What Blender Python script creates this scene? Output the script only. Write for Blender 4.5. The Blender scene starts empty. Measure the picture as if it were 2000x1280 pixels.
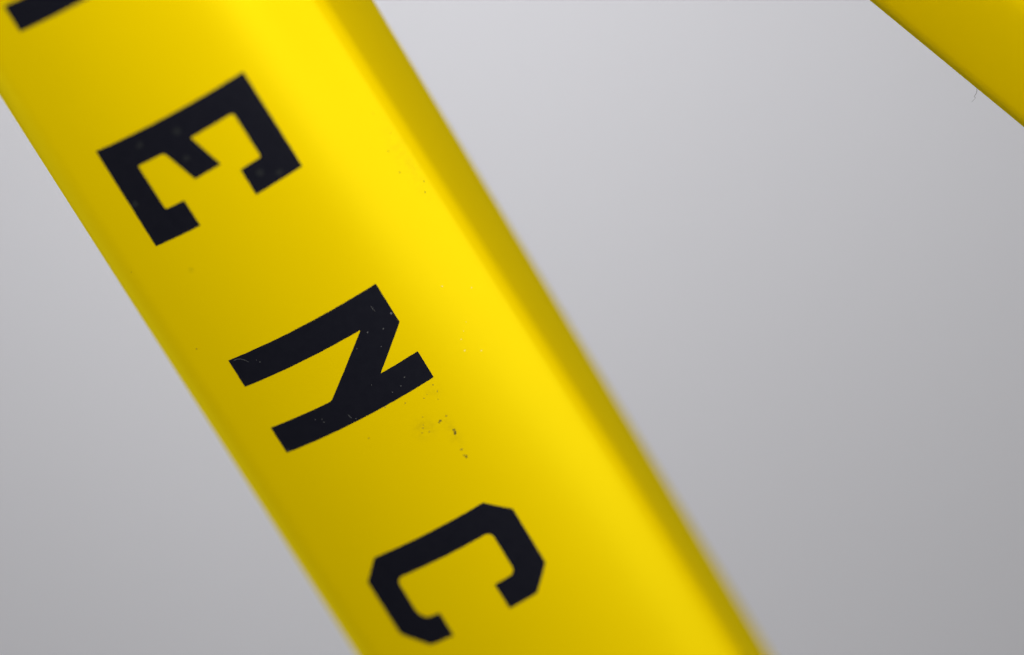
import bpy, math, random
from mathutils import Vector
from mathutils.geometry import delaunay_2d_cdt

# ------------------------------------------------------------------ camera, light, exposure
S = 6e-5                      # metres per unit of the measured drawing (0.06 mm)
DIST = 10000 * S              # camera to the plane of focus: 0.6 m
EYE = 1.0                     # height of the lens above the floor
scene = bpy.context.scene
COL = scene.collection

cam_data = bpy.data.cameras.new('camera')
cam = bpy.data.objects.new('camera', cam_data)
COL.objects.link(cam)
cam.location = (0, -DIST, EYE)
cam.rotation_euler = (math.radians(90), 0, 0)
cam_data.sensor_width = 36
cam_data.lens = 180
cam_data.clip_start = 0.01
cam_data.clip_end = 50
cam_data.dof.use_dof = True
cam_data.dof.focus_distance = DIST
cam_data.dof.aperture_fstop = 4.2
scene.camera = cam

world = bpy.data.worlds.new('World')
scene.world = world
world.use_nodes = True
wb = world.node_tree.nodes['Background']
wb.inputs['Color'].default_value = (0.95, 0.97, 1.0, 1)
wb.inputs['Strength'].default_value = 0.0

def area(name, loc, target, size, power, color):
    d = bpy.data.lights.new(name, 'AREA')
    d.shape = 'DISK'
    d.size = size
    d.energy = power
    d.color = color
    o = bpy.data.objects.new(name, d)
    COL.objects.link(o)
    o.location = loc
    v = Vector(target) - Vector(loc)
    o.rotation_euler = v.to_track_quat('-Z', 'Y').to_euler()
    return o

SUBJECT = (0.0, 0.0, 1.0)
WARM, COOL = (1.0, 0.995, 0.985), (0.975, 0.975, 1.0)
area('key_lamp', (0.02, -0.45, 1.20), SUBJECT, 0.16, 0.27, WARM)
area('front_lamp', (-0.02, -0.245, 1.145), SUBJECT, 0.13, 0.54, WARM)
area('side_lamp', (0.40, -0.27, 1.02), SUBJECT, 0.18, 0.39, WARM)
area('side_lamp', (0.36, -0.30, 0.90), SUBJECT, 0.15, 0.24, WARM)
area('side_lamp', (0.22, -0.40, 0.95), SUBJECT, 0.20, 0.54, WARM)
area('fill_lamp', (-0.45, 0.05, 0.90), SUBJECT, 0.30, 1.12, COOL)
area('bounce_fill', (-0.20, 0.22, 0.80), (0.03, 0.0, 1.02), 0.26, 0.10, COOL)  # added light in place of bounce from the wall, brightens the lower left edges
area('wall_gradient_light', (-0.03, 0.265, 1.165), (-0.015, 0.50, 1.025), 0.10, 0.352, COOL)  # added unseen light, aimed to give the wall its bright-to-dark gradient

vs = scene.view_settings
vs.view_transform = 'Standard'
vs.look = 'None'
vs.exposure = 0.06
vs.gamma = 1.0
vs.use_curve_mapping = False

# ------------------------------------------------------------------ materials
def new_mat(name):
    m = bpy.data.materials.new(name)
    m.use_nodes = True
    nt = m.node_tree
    return m, nt, nt.nodes['Principled BSDF']

def node(nt, typ, **kw):
    n = nt.nodes.new(typ)
    for k, v in kw.items():
        setattr(n, k, v)
    return n

def yellow_material():
    # satin paint: a saturated body colour under a thin, yellow-tinted sheen
    m, nt, p = new_mat('yellow_gloss')
    L = nt.links
    out = p.outputs['BSDF'].links[0].to_node
    nt.nodes.remove(p)
    body = node(nt, 'ShaderNodeBsdfDiffuse')
    gloss = node(nt, 'ShaderNodeBsdfGlossy')
    gloss.inputs['Color'].default_value = (1.0, 0.89, 0.02, 1)
    gloss.inputs['Roughness'].default_value = 0.31
    face = node(nt, 'ShaderNodeLayerWeight')
    face.inputs['Blend'].default_value = 0.5
    steep = node(nt, 'ShaderNodeMath', operation='POWER')
    steep.inputs[1].default_value = 3.0
    L.new(face.outputs['Facing'], steep.inputs[0])
    share = node(nt, 'ShaderNodeMapRange')
    share.inputs['To Min'].default_value = 0.064
    share.inputs['To Max'].default_value = 0.55
    L.new(steep.outputs[0], share.inputs['Value'])
    mixs = node(nt, 'ShaderNodeMixShader')
    L.new(share.outputs['Result'], mixs.inputs[0])
    L.new(body.outputs[0], mixs.inputs[1])
    L.new(gloss.outputs[0], mixs.inputs[2])
    L.new(mixs.outputs[0], out.inputs['Surface'])
    uv = node(nt, 'ShaderNodeUVMap', uv_map='surface')
    # slight unevenness of the pigment
    n1 = node(nt, 'ShaderNodeTexNoise')
    n1.inputs['Scale'].default_value = 5.0
    n1.inputs['Detail'].default_value = 4.0
    L.new(uv.outputs['UV'], n1.inputs['Vector'])
    base = node(nt, 'ShaderNodeMix', data_type='RGBA')
    base.inputs[6].default_value = (0.79, 0.558, 0.0, 1)
    base.inputs[7].default_value = (0.82, 0.583, 0.0, 1)
    L.new(n1.outputs['Fac'], base.inputs[0])
    col = base.outputs[2]
    # grime rubbed into the paint: (w, t, radius w, radius t, strength), units of the UV map
    nz = node(nt, 'ShaderNodeTexNoise')
    nz.inputs['Scale'].default_value = 70.0
    nz.inputs['Detail'].default_value = 5.0
    nz.inputs['Roughness'].default_value = 0.7
    L.new(uv.outputs['UV'], nz.inputs['Vector'])
    rmp = node(nt, 'ShaderNodeMapRange')
    rmp.inputs['From Min'].default_value = 0.40
    rmp.inputs['From Max'].default_value = 0.80
    L.new(nz.outputs['Fac'], rmp.inputs['Value'])
    total = None
    for (w, t, rw, rt, k) in ((-.034, .172, .034, .036, .42), (.006, .205, .020, .060, .30), (.016, .112, .022, .030, .30),
                              (-.251, -.334, .010, .009, .55), (.205, -.30, .03, .14, .30)):
        mp = node(nt, 'ShaderNodeMapping', vector_type='POINT')
        mp.inputs['Location'].default_value = (-w / rw, -t / rt, 0)
        mp.inputs['Scale'].default_value = (1 / rw, 1 / rt, 1)
        L.new(uv.outputs['UV'], mp.inputs['Vector'])
        ln = node(nt, 'ShaderNodeVectorMath', operation='LENGTH')
        L.new(mp.outputs['Vector'], ln.inputs[0])
        mr = node(nt, 'ShaderNodeMapRange', interpolation_type='SMOOTHSTEP')
        mr.inputs['From Min'].default_value = 1.0
        mr.inputs['From Max'].default_value = 0.0
        mr.inputs['To Max'].default_value = k
        L.new(ln.outputs['Value'], mr.inputs['Value'])
        if total is None:
            total = mr.outputs['Result']
        else:
            ad = node(nt, 'ShaderNodeMath', operation='ADD')
            L.new(total, ad.inputs[0]); L.new(mr.outputs['Result'], ad.inputs[1])
            total = ad.outputs[0]
    mu = node(nt, 'ShaderNodeMath', operation='MULTIPLY', use_clamp=True)
    L.new(total, mu.inputs[0]); L.new(rmp.outputs['Result'], mu.inputs[1])
    dirt = node(nt, 'ShaderNodeMix', data_type='RGBA')
    L.new(mu.outputs[0], dirt.inputs[0])
    L.new(col, dirt.inputs[6])
    dirt.inputs[7].default_value = (0.24, 0.17, 0.01, 1)
    L.new(dirt.outputs[2], body.inputs['Color'])
    # faint ripple of the finish
    n2 = node(nt, 'ShaderNodeTexNoise')
    n2.inputs['Scale'].default_value = 60.0
    n2.inputs['Detail'].default_value = 3.0
    L.new(uv.outputs['UV'], n2.inputs['Vector'])
    bp = node(nt, 'ShaderNodeBump')
    bp.inputs['Strength'].default_value = 0.03
    bp.inputs['Distance'].default_value = 0.0002
    L.new(n2.outputs['Fac'], bp.inputs['Height'])
    L.new(bp.outputs['Normal'], body.inputs['Normal'])
    L.new(bp.outputs['Normal'], gloss.inputs['Normal'])
    return m

def ink_material():
    m, nt, p = new_mat('black_ink')
    L = nt.links
    p.inputs['Specular IOR Level'].default_value = 0.02
    p.inputs['Roughness'].default_value = 0.5
    tc = node(nt, 'ShaderNodeTexCoord')
    n = node(nt, 'ShaderNodeTexNoise')
    n.inputs['Scale'].default_value = 900.0
    n.inputs['Detail'].default_value = 4.0
    L.new(tc.outputs['Object'], n.inputs['Vector'])
    mx = node(nt, 'ShaderNodeMix', data_type='RGBA')
    mx.inputs[6].default_value = (0.0070, 0.0072, 0.0120, 1)
    mx.inputs[7].default_value = (0.0110, 0.0112, 0.0165, 1)
    L.new(n.outputs['Fac'], mx.inputs[0])
    L.new(mx.outputs[2], p.inputs['Base Color'])
    return m

def plain(name, col, rough=0.8, spec=0.2):
    m, nt, p = new_mat(name)
    n = node(nt, 'ShaderNodeTexNoise')
    n.inputs['Scale'].default_value = 2500.0
    tc = node(nt, 'ShaderNodeTexCoord')
    nt.links.new(tc.outputs['Object'], n.inputs['Vector'])
    mx = node(nt, 'ShaderNodeMix', data_type='RGBA')
    mx.inputs[6].default_value = tuple(c * 0.8 for c in col) + (1,)
    mx.inputs[7].default_value = tuple(min(1, c * 1.2) for c in col) + (1,)
    nt.links.new(n.outputs['Fac'], mx.inputs[0])
    nt.links.new(mx.outputs[2], p.inputs['Base Color'])
    p.inputs['Roughness'].default_value = rough
    p.inputs['Specular IOR Level'].default_value = spec
    return m

def wall_material():
    m, nt, p = new_mat('wall_paint')
    L = nt.links
    tc = node(nt, 'ShaderNodeTexCoord')
    n = node(nt, 'ShaderNodeTexNoise')
    n.inputs['Scale'].default_value = 14.0
    n.inputs['Detail'].default_value = 5.0
    L.new(tc.outputs['Object'], n.inputs['Vector'])
    mx = node(nt, 'ShaderNodeMix', data_type='RGBA')
    mx.inputs[6].default_value = (0.775, 0.772, 0.803, 1)
    mx.inputs[7].default_value = (0.795, 0.792, 0.820, 1)
    L.new(n.outputs['Fac'], mx.inputs[0])
    L.new(mx.outputs[2], p.inputs['Base Color'])
    p.inputs['Roughness'].default_value = 0.85
    p.inputs['Specular IOR Level'].default_value = 0.2
    n2 = node(nt, 'ShaderNodeTexNoise')
    n2.inputs['Scale'].default_value = 350.0
    n2.inputs['Detail'].default_value = 4.0
    L.new(tc.outputs['Object'], n2.inputs['Vector'])
    bp = node(nt, 'ShaderNodeBump')
    bp.inputs['Strength'].default_value = 0.15
    bp.inputs['Distance'].default_value = 0.0005
    L.new(n2.outputs['Fac'], bp.inputs['Height'])
    L.new(bp.outputs['Normal'], p.inputs['Normal'])
    return m

YELLOW = yellow_material()
INK = ink_material()
WALL = wall_material()
GRIME = plain('dark_grime', (0.055, 0.045, 0.015))
FAINT = plain('faint_grime', (0.36, 0.26, 0.01))
DUST = plain('pale_dust', (0.12, 0.12, 0.118))
DUST_WARM = plain('warm_dust', (0.85, 0.72, 0.22))
DUST_DIM = plain('dim_dust', (0.0108, 0.0120, 0.0142))
FIBRE = plain('brown_fibre', (0.10, 0.085, 0.065))

# ------------------------------------------------------------------ helpers
def mesh_object(name, verts, faces, mat, parent=None, smooth=True):
    me = bpy.data.meshes.new(name)
    me.from_pydata(verts, [], faces)
    me.materials.append(mat)
    if smooth:
        for q in me.polygons:
            q.use_smooth = True
    o = bpy.data.objects.new(name, me)
    COL.objects.link(o)
    if parent:
        o.parent = parent
    return o

def tag(o, label=None, category=None, kind=None, group=None):
    for k, v in (('label', label), ('category', category), ('kind', kind), ('group', group)):
        if v:
            o[k] = v
    return o

# ------------------------------------------------------------------ setting: the wall behind
wy = 0.50
b = 1.6
wv = [(-b, wy, EYE - 1.0), (b, wy, EYE - 1.0), (b, wy, EYE + b), (-b, wy, EYE + b),
      (-b, wy + .1, EYE - 1.0), (b, wy + .1, EYE - 1.0), (b, wy + .1, EYE + b), (-b, wy + .1, EYE + b)]
wf = [(0, 1, 2, 3), (7, 6, 5, 4), (4, 5, 1, 0), (5, 6, 2, 1), (6, 7, 3, 2), (7, 4, 0, 3)]
tag(mesh_object('wall', wv, wf, WALL, smooth=False), kind='structure')

# ------------------------------------------------------------------ the bars: one cross-section swept along a straight axis
def build_section(right_arcs, left_arcs):
    """Outline of the tube seen end on: x to the right, y towards the front, phi = direction of the outward normal."""
    def arcs(segs):
        x = y = 0.0
        phi = 0.0
        out = []
        for R, to, nn in segs:
            to = math.radians(to)
            for i in range(nn):
                a = phi + (to - phi) * i / nn
                c = phi + (to - phi) * (i + 1) / nn
                x += R * (math.sin(c) - math.sin(a))
                y += R * (math.cos(c) - math.cos(a))
                out.append((x, y, c))
            phi = to
        return out
    right = arcs(right_arcs)
    left = arcs(left_arcs)
    front = left[::-1] + [(0.0, 0.0, 0.0)] + right
    ax, ay, ap = right[-1]
    bx, by, bp = left[-1]
    ta = (math.cos(ap), -math.sin(ap))
    tb = (math.cos(bp), -math.sin(bp))
    k = 220
    back = []
    for i in range(1, 24):
        u = i / 24
        c0, c1, c2, c3 = (1 - u) ** 3, 3 * (1 - u) ** 2 * u, 3 * (1 - u) * u * u, u ** 3
        back.append((c0 * ax + c1 * (ax + ta[0] * k) + c2 * (bx - tb[0] * k) + c3 * bx,
                     c0 * ay + c1 * (ay + ta[1] * k) + c2 * (by - tb[1] * k) + c3 * by))
    # arc length along the front, zero at the most forward point
    i0 = len(left)
    w = [0.0]
    for p, q in zip(front[:-1], front[1:]):
        w.append(w[-1] + math.hypot(q[0] - p[0], q[1] - p[1]))
    w0 = w[i0]
    w = [v - w0 for v in w]
    return front, back, w

SOFT_RIDGED = build_section([(554, 21.4, 12), (200, 24, 3), (60, 40, 7), (45, 62, 9), (100, 73.5, 6), (1790, 80.5, 6), (160, 112, 8)],
                            [(554, -31, 17), (1100, -33.5, 4), (101, -104, 22)])
SQUARER = build_section([(560, 25, 12), (120, 75, 16), (1500, 84, 6), (160, 112, 8)], [(620, -14, 12), (170, -50, 12), (1800, -56, 8), (85, -104, 20)])

class Bar:
    def __init__(self, cx, cz, cd, angle, tilt, width, section, ridge=(0.0, 0.0)):
        self.ridge = ridge                              # how the right-hand ridge wanders along the bar
        self.front, self.back, self.warc = section
        ca, sa, ct, st = math.cos(angle), math.sin(angle), math.cos(tilt), math.sin(tilt)
        self.a = Vector((ca * ct, st, -sa * ct))        # along the bar, downwards to the right
        self.b = Vector((sa, 0, ca))                    # across, to the right and up
        n = self.a.cross(self.b)
        self.n = n if n.y < 0 else -n                   # out of the front
        self.o = Vector((cx * S, cd * S, -cz * S + EYE))
        self.k = width
    def local(self, x, y, t):
        if x > 60 and self.ridge[1]:
            d = max(-8.0, min(34.0, self.ridge[0] + self.ridge[1] * t))
            u = min(1.0, (x - 60) / 130)
            v = min(1.0, max(0.0, (x - 242) / 54))
            x -= d * u * u * (3 - 2 * u) * (1 - v)
        return (self.a * t + self.b * (x * self.k) + self.n * (y * self.k)) * S
    def on_surface(self, w, t, lift):
        lo, hi = 0, len(self.warc) - 1
        while hi - lo > 1:
            m = (lo + hi) // 2
            if self.warc[m] <= w:
                lo = m
            else:
                hi = m
        u = (w - self.warc[lo]) / (self.warc[hi] - self.warc[lo])
        p, q = self.front[lo], self.front[hi]
        x, y, ph = (p[i] + (q[i] - p[i]) * u for i in range(3))
        return self.local(x + lift * math.sin(ph), y + lift * math.cos(ph), t)
    def build(self, name, t0, t1, nt):
        ring = [(p[0], p[1]) for p in self.front] + self.back
        nr = len(ring)
        uvw = self.warc + [self.warc[-1] + 20 * (i + 1) for i in range(len(self.back))]
        verts, faces, uvs = [], [], []
        for i in range(nt + 1):
            t = t0 + (t1 - t0) * i / nt
            for (x, y) in ring:
                verts.append(self.local(x, y, t))
        for i in range(nt):
            for j in range(nr):
                j2 = (j + 1) % nr
                faces.append((i * nr + j, i * nr + j2, (i + 1) * nr + j2, (i + 1) * nr + j))
                ta, tb_ = t0 + (t1 - t0) * i / nt, t0 + (t1 - t0) * (i + 1) / nt
                wa, wb_ = uvw[j], (uvw[j2] if j2 else uvw[j] + 20)
                uvs += [(wa, ta), (wb_, ta), (wb_, tb_), (wa, tb_)]
        faces.append(tuple(range(nr - 1, -1, -1)))
        faces.append(tuple(nt * nr + j for j in range(nr)))
        uvs += [(0, t0)] * nr + [(0, t1)] * nr
        o = mesh_object(name, verts, faces, YELLOW)
        o.location = self.o
        for q in list(o.data.polygons)[-2:]:
            q.use_smooth = False
        lay = o.data.uv_layers.new(name='surface')
        for i, c in enumerate(uvs):
            lay.data[i].uv = (c[0] / 1000, c[1] / 1000)
        o.data.update()
        import bmesh
        bm = bmesh.new(); bm.from_mesh(o.data)
        bmesh.ops.recalc_face_normals(bm, faces=bm.faces)
        bm.to_mesh(o.data); bm.free()
        return o

lettered = Bar(-225.5526, 39.4026, -8.3319, 1.0223538, math.radians(18), 1.0776, SOFT_RIDGED, (2.0, -0.0195))
bar = lettered.build('yellow_bar', -2000, 2400, 44)
tag(bar, 'thick yellow bar printed with large black capital letters, running diagonally', 'bar', group='yellow bars')

# second bar, crossing the upper right corner
ang2, k2 = math.radians(39.45), 1.0776
e2 = (1850.0, 124.8)                                    # a point its lower edge passes through
edge_pt = min(SQUARER[0], key=lambda p: p[0])           # where its lower left outline lies in the section
off = -edge_pt[0] * k2
c2 = (e2[0] + off * math.sin(ang2) - 1000, e2[1] - off * math.cos(ang2) - 640)
plain_bar = Bar(c2[0], c2[1], edge_pt[1] * k2, ang2, math.radians(0.0), k2, SQUARER)
bar2 = plain_bar.build('yellow_bar', -1250, 1900, 32)
tag(bar2, 'plain yellow bar without letters crossing the upper right corner', 'bar', group='yellow bars')

# ------------------------------------------------------------------ printed letters (w across the bar, t along it)
def rounded(pts, steps=4):
    """Polygon with (w, t[, radius]) corners -> plain outline."""
    out = []
    n = len(pts)
    for i, p in enumerate(pts):
        r = p[2] if len(p) > 2 else 1.2
        P = Vector(p[:2]); A = Vector(pts[i - 1][:2]) - P; B = Vector(pts[(i + 1) % n][:2]) - P
        r = min(r, A.length * .45, B.length * .45)
        A.normalize(); B.normalize()
        a, c = P + A * r, P + B * r
        for s in range(steps + 1):
            u = s / steps
            out.append((1 - u) ** 2 * a + 2 * (1 - u) * u * P + u * u * c)
    return out

def inside(p, poly):
    r = False
    j = len(poly) - 1
    for i in range(len(poly)):
        a, c = poly[i], poly[j]
        if (a.y > p.y) != (c.y > p.y) and p.x < (c.x - a.x) * (p.y - a.y) / (c.y - a.y) + a.x:
            r = not r
        j = i
    return r

def letter(pts, label):
    poly = rounded(pts)
    edge = []
    for i, p in enumerate(poly):
        q = poly[(i + 1) % len(poly)]
        m = max(1, int((q - p).length / 9))
        for s in range(m):
            edge.append(p + (q - p) * (s / m))
    # the print has a slightly irregular edge
    rnd = random.Random(len(pts))
    edge = [p + Vector((rnd.uniform(-.25, .25), rnd.uniform(-.25, .25))) for p in edge]
    ne = len(edge)
    x0, x1 = min(p.x for p in edge), max(p.x for p in edge)
    y0, y1 = min(p.y for p in edge), max(p.y for p in edge)
    pts2 = list(edge)
    x = x0 + 5
    while x < x1:
        y = y0 + 5
        while y < y1:
            p = Vector((x, y))
            if inside(p, edge) and min((p - q).length for q in edge) > 4:
                pts2.append(p)
            y += 14
        x += 10
    r = delaunay_2d_cdt(pts2, [(i, (i + 1) % ne) for i in range(ne)], [], 1, 1e-4)
    vs_, fs = r[0], r[2]
    verts = [lettered.on_surface(v.x, v.y, 0.6) for v in vs_]
    o = mesh_object('letter', verts, [tuple(f) for f in fs], INK, bar)
    me = o.data
    flip = sum(1 if q.normal.dot(lettered.n) > 0 else -1 for q in me.polygons) < 0
    if flip:
        me.flip_normals()
    tag(o, label)
    return o

LO, HI = -285.5, 29.5
letter([(LO, -968), (HI, -968), (HI, -909), (LO, -909)], 'black straight letter stroke cut by the picture edge')
letter([(LO, -631), (HI - 2, -633), (HI - 1, -412.5), (-69, -410.5), (-69, -469), (-25.5, -471, 5), (-26.5, -574, 8), (-115, -573, 5),
        (-94, -498), (-149, -496), (-172, -570.5, 9), (-228.5, -570, 3), (-228, -467.5, 4), (-188, -468), (-187.5, -408), (LO, -407)],
       'black capital letter E')
letter([(LO, -133.3), (HI, -133.3), (HI, -41.5), (-49.4, 29, 2), (HI, 28.5), (HI, 91.5), (LO, 91.5), (LO, 30),
        (-153.5, 31.2, 6), (-38, -69, 3), (LO, -69.5)], 'black capital letter N')
letter([(-247, 367), (-15, 366.6), (26, 411, 2), (25, 543, 2), (-18, 588.7), (-76.2, 588.8), (-76.2, 528.6), (-39, 528.4, 6), (-31.5, 519, 6),
        (-31, 435, 6), (-38.5, 427, 6), (-225, 426.5, 6), (-232.8, 436, 6), (-233.5, 512, 12), (-222, 530, 12), (-195, 530), (-195, 587),
        (-245, 587, 4), (LO - 2, 541, 4), (LO - 2, 411, 4)], 'black capital letter C')

# ------------------------------------------------------------------ dirt, dust, fibre
def flecks(name, items, mat, lift, seed):
    rnd = random.Random(seed)
    verts, faces = [], []
    for it in items:
        w, t, du, dv = it if len(it) == 4 else (it[0], it[1], it[2], it[2])
        n = 8
        c = len(verts)
        verts.append(lettered.on_surface(w, t, lift + .25))
        rot = rnd.uniform(-.5, .5)
        for i in range(n):
            a = 2 * math.pi * i / n
            r = rnd.uniform(.55, 1.1) * .5
            # picture-wise extents turned into the bar's own directions
            x, y = du * r * math.cos(a), dv * r * math.sin(a)
            q = 1.02 + rot
            verts.append(lettered.on_surface(w + x * math.sin(q) - y * math.cos(q), t + x * math.cos(q) + y * math.sin(q), lift))
        faces += [(c, c + 1 + i, c + 1 + (i + 1) % n) for i in range(n)]
    return tag(mesh_object(name, verts, faces, mat, bar), kind='stuff')

flecks('grime', [(-2.2, 175.3, 8, 4), (-6, 177, 4, 3), (8.9, 212.6, 5, 12), (10, 206, 6, 4), (4.0, 266.7, 5, 8), (1, 262, 3, 3)], GRIME, .25, 3)
flecks('grime', [(2.8, 248.7, 5, 5), (11.6, 173.2, 5, 5), (21.0, 104.0, 3, 5), (-39.3, 107.0, 4, 3), (199.9, -418.0, 3, 2), (207.6, -365.3, 2, 4),
                 (185.0, -338.8, 5, 3), (181.4, -290.7, 5, 4), (202.0, -227.9, 3, 6), (211.5, -246.4, 3, 5), (21.1, 120.7, 3, 6), (-5.9, 118.0, 3, 3),
                 (2.3, 114.9, 2, 2), (-363.4, -375.8, 3, 2), (-131.4, 134.3, 3, 3), (-331.4, -179.6, 3, 4),
                 (-36, 170, 4, 3), (-42, 178, 3, 3), (-30, 183, 3, 4), (-33, 165, 2, 3), (-26, 150, 2, 3), (15, 135, 2, 3)], FAINT, .25, 5)
flecks('dust', [(108.8, 58.2, 3), (103.1, 81.4, 3.5), (129.3, 101.1, 3.5), (120.8, 47.2, 2.5), (133.9, 34.8, 2), (131.5, -53.2, 3), (177.9, -15.1, 3)],
       DUST_WARM, .25, 7)
flecks('dust', [(24.8, -65.6, 6), (-29.4, -57.5, 3.5), (-2.0, -47.5, 3), (-15.9, 60.2, 3), (-29.7, 71.9, 3), (-131.8, 86.1, 3), (-187.5, 63.4, 2.5),
                (-199.7, 51.2, 2.2), (-187.8, 56.4, 2), (-278.9, 87.6, 3.5), (-73.7, 39.8, 2), (-48.7, 74.1, 2.2), (-74.6, 93.2, 2.2),
                (-21.9, -18.0, 2.2), (-61.8, -39.6, 2), (-231.4, -104.8, 2.5), (-235.4, -111.6, 2)], DUST, .9, 9)
flecks('dust', [(-130.8, -597.4, 20), (-203.5, -604.9, 18), (-142.2, -540.9, 20), (-41.9, -444.9, 18), (-13.8, -426.2, 16), (-275.2, -503.0, 16)],
       DUST_DIM, .9, 11)

def strand(name, pts, radius, mat, parent=None, closed_taper=True):
    """A thin thread through 3-D points."""
    P = [Vector(p) for p in pts]
    fine = []
    for i in range(len(P) - 1):
        p0, p1, p2, p3 = P[max(i - 1, 0)], P[i], P[i + 1], P[min(i + 2, len(P) - 1)]
        for s in range(4):
            u = s / 4
            fine.append(.5 * ((2 * p1) + (p2 - p0) * u + (2 * p0 - 5 * p1 + 4 * p2 - p3) * u * u + (3 * p1 - p0 - 3 * p2 + p3) * u ** 3))
    fine.append(P[-1])
    verts, faces = [], []
    n = 6
    for i, p in enumerate(fine):
        d = (fine[min(i + 1, len(fine) - 1)] - fine[max(i - 1, 0)]).normalized()
        u = d.cross(Vector((0.13, 1, 0.2))).normalized()
        v = d.cross(u)
        r = radius * (1 - .55 * i / (len(fine) - 1))
        for j in range(n):
            a = 2 * math.pi * j / n
            verts.append(p + u * (r * math.cos(a)) + v * (r * math.sin(a)))
    for i in range(len(fine) - 1):
        for j in range(n):
            faces.append((i * n + j, i * n + (j + 1) % n, (i + 1) * n + (j + 1) % n, (i + 1) * n + j))
    faces.append(tuple(range(n)))
    faces.append(tuple((len(fine) - 1) * n + j for j in reversed(range(n))))
    return mesh_object(name, verts, faces, mat, parent)

def lint(pts, r):
    o = strand('dust', [lettered.on_surface(w, t, .9) for (w, t) in pts], r * S, DUST, bar)
    tag(o, kind='stuff')
lint([(-275.6, -128.9), (-268.6, -128.9), (-262.0, -126.6), (-255.8, -121.3), (-251.0, -114.1)], .45)
lint([(-140.5, 71.5), (-139.3, 77.2), (-138.4, 81.5)], .5)
lint([(0.2, -100.0), (0.7, -91.0), (2.4, -86.2)], .5)

def drawing(u, v, d):
    return Vector(((u - 1000) * S, d * S, (640 - v) * S + EYE))
fp = [(1908.5, 170, -2), (1908, 174, 2), (1908.3, 179.4, 5), (1905.8, 184.8, 3), (1902.7, 189.0, 0), (1904.7, 191.8, -4), (1900.5, 196.3, -5), (1897.5, 199.7, -3)]
base = drawing(*fp[0])
fib = strand('fibre', [drawing(*p) - base for p in fp], .45 * S, FIBRE)
fib.location = base
tag(fib, 'tiny kinked brown fibre hanging from the lower edge of the plain yellow bar', 'fibre')
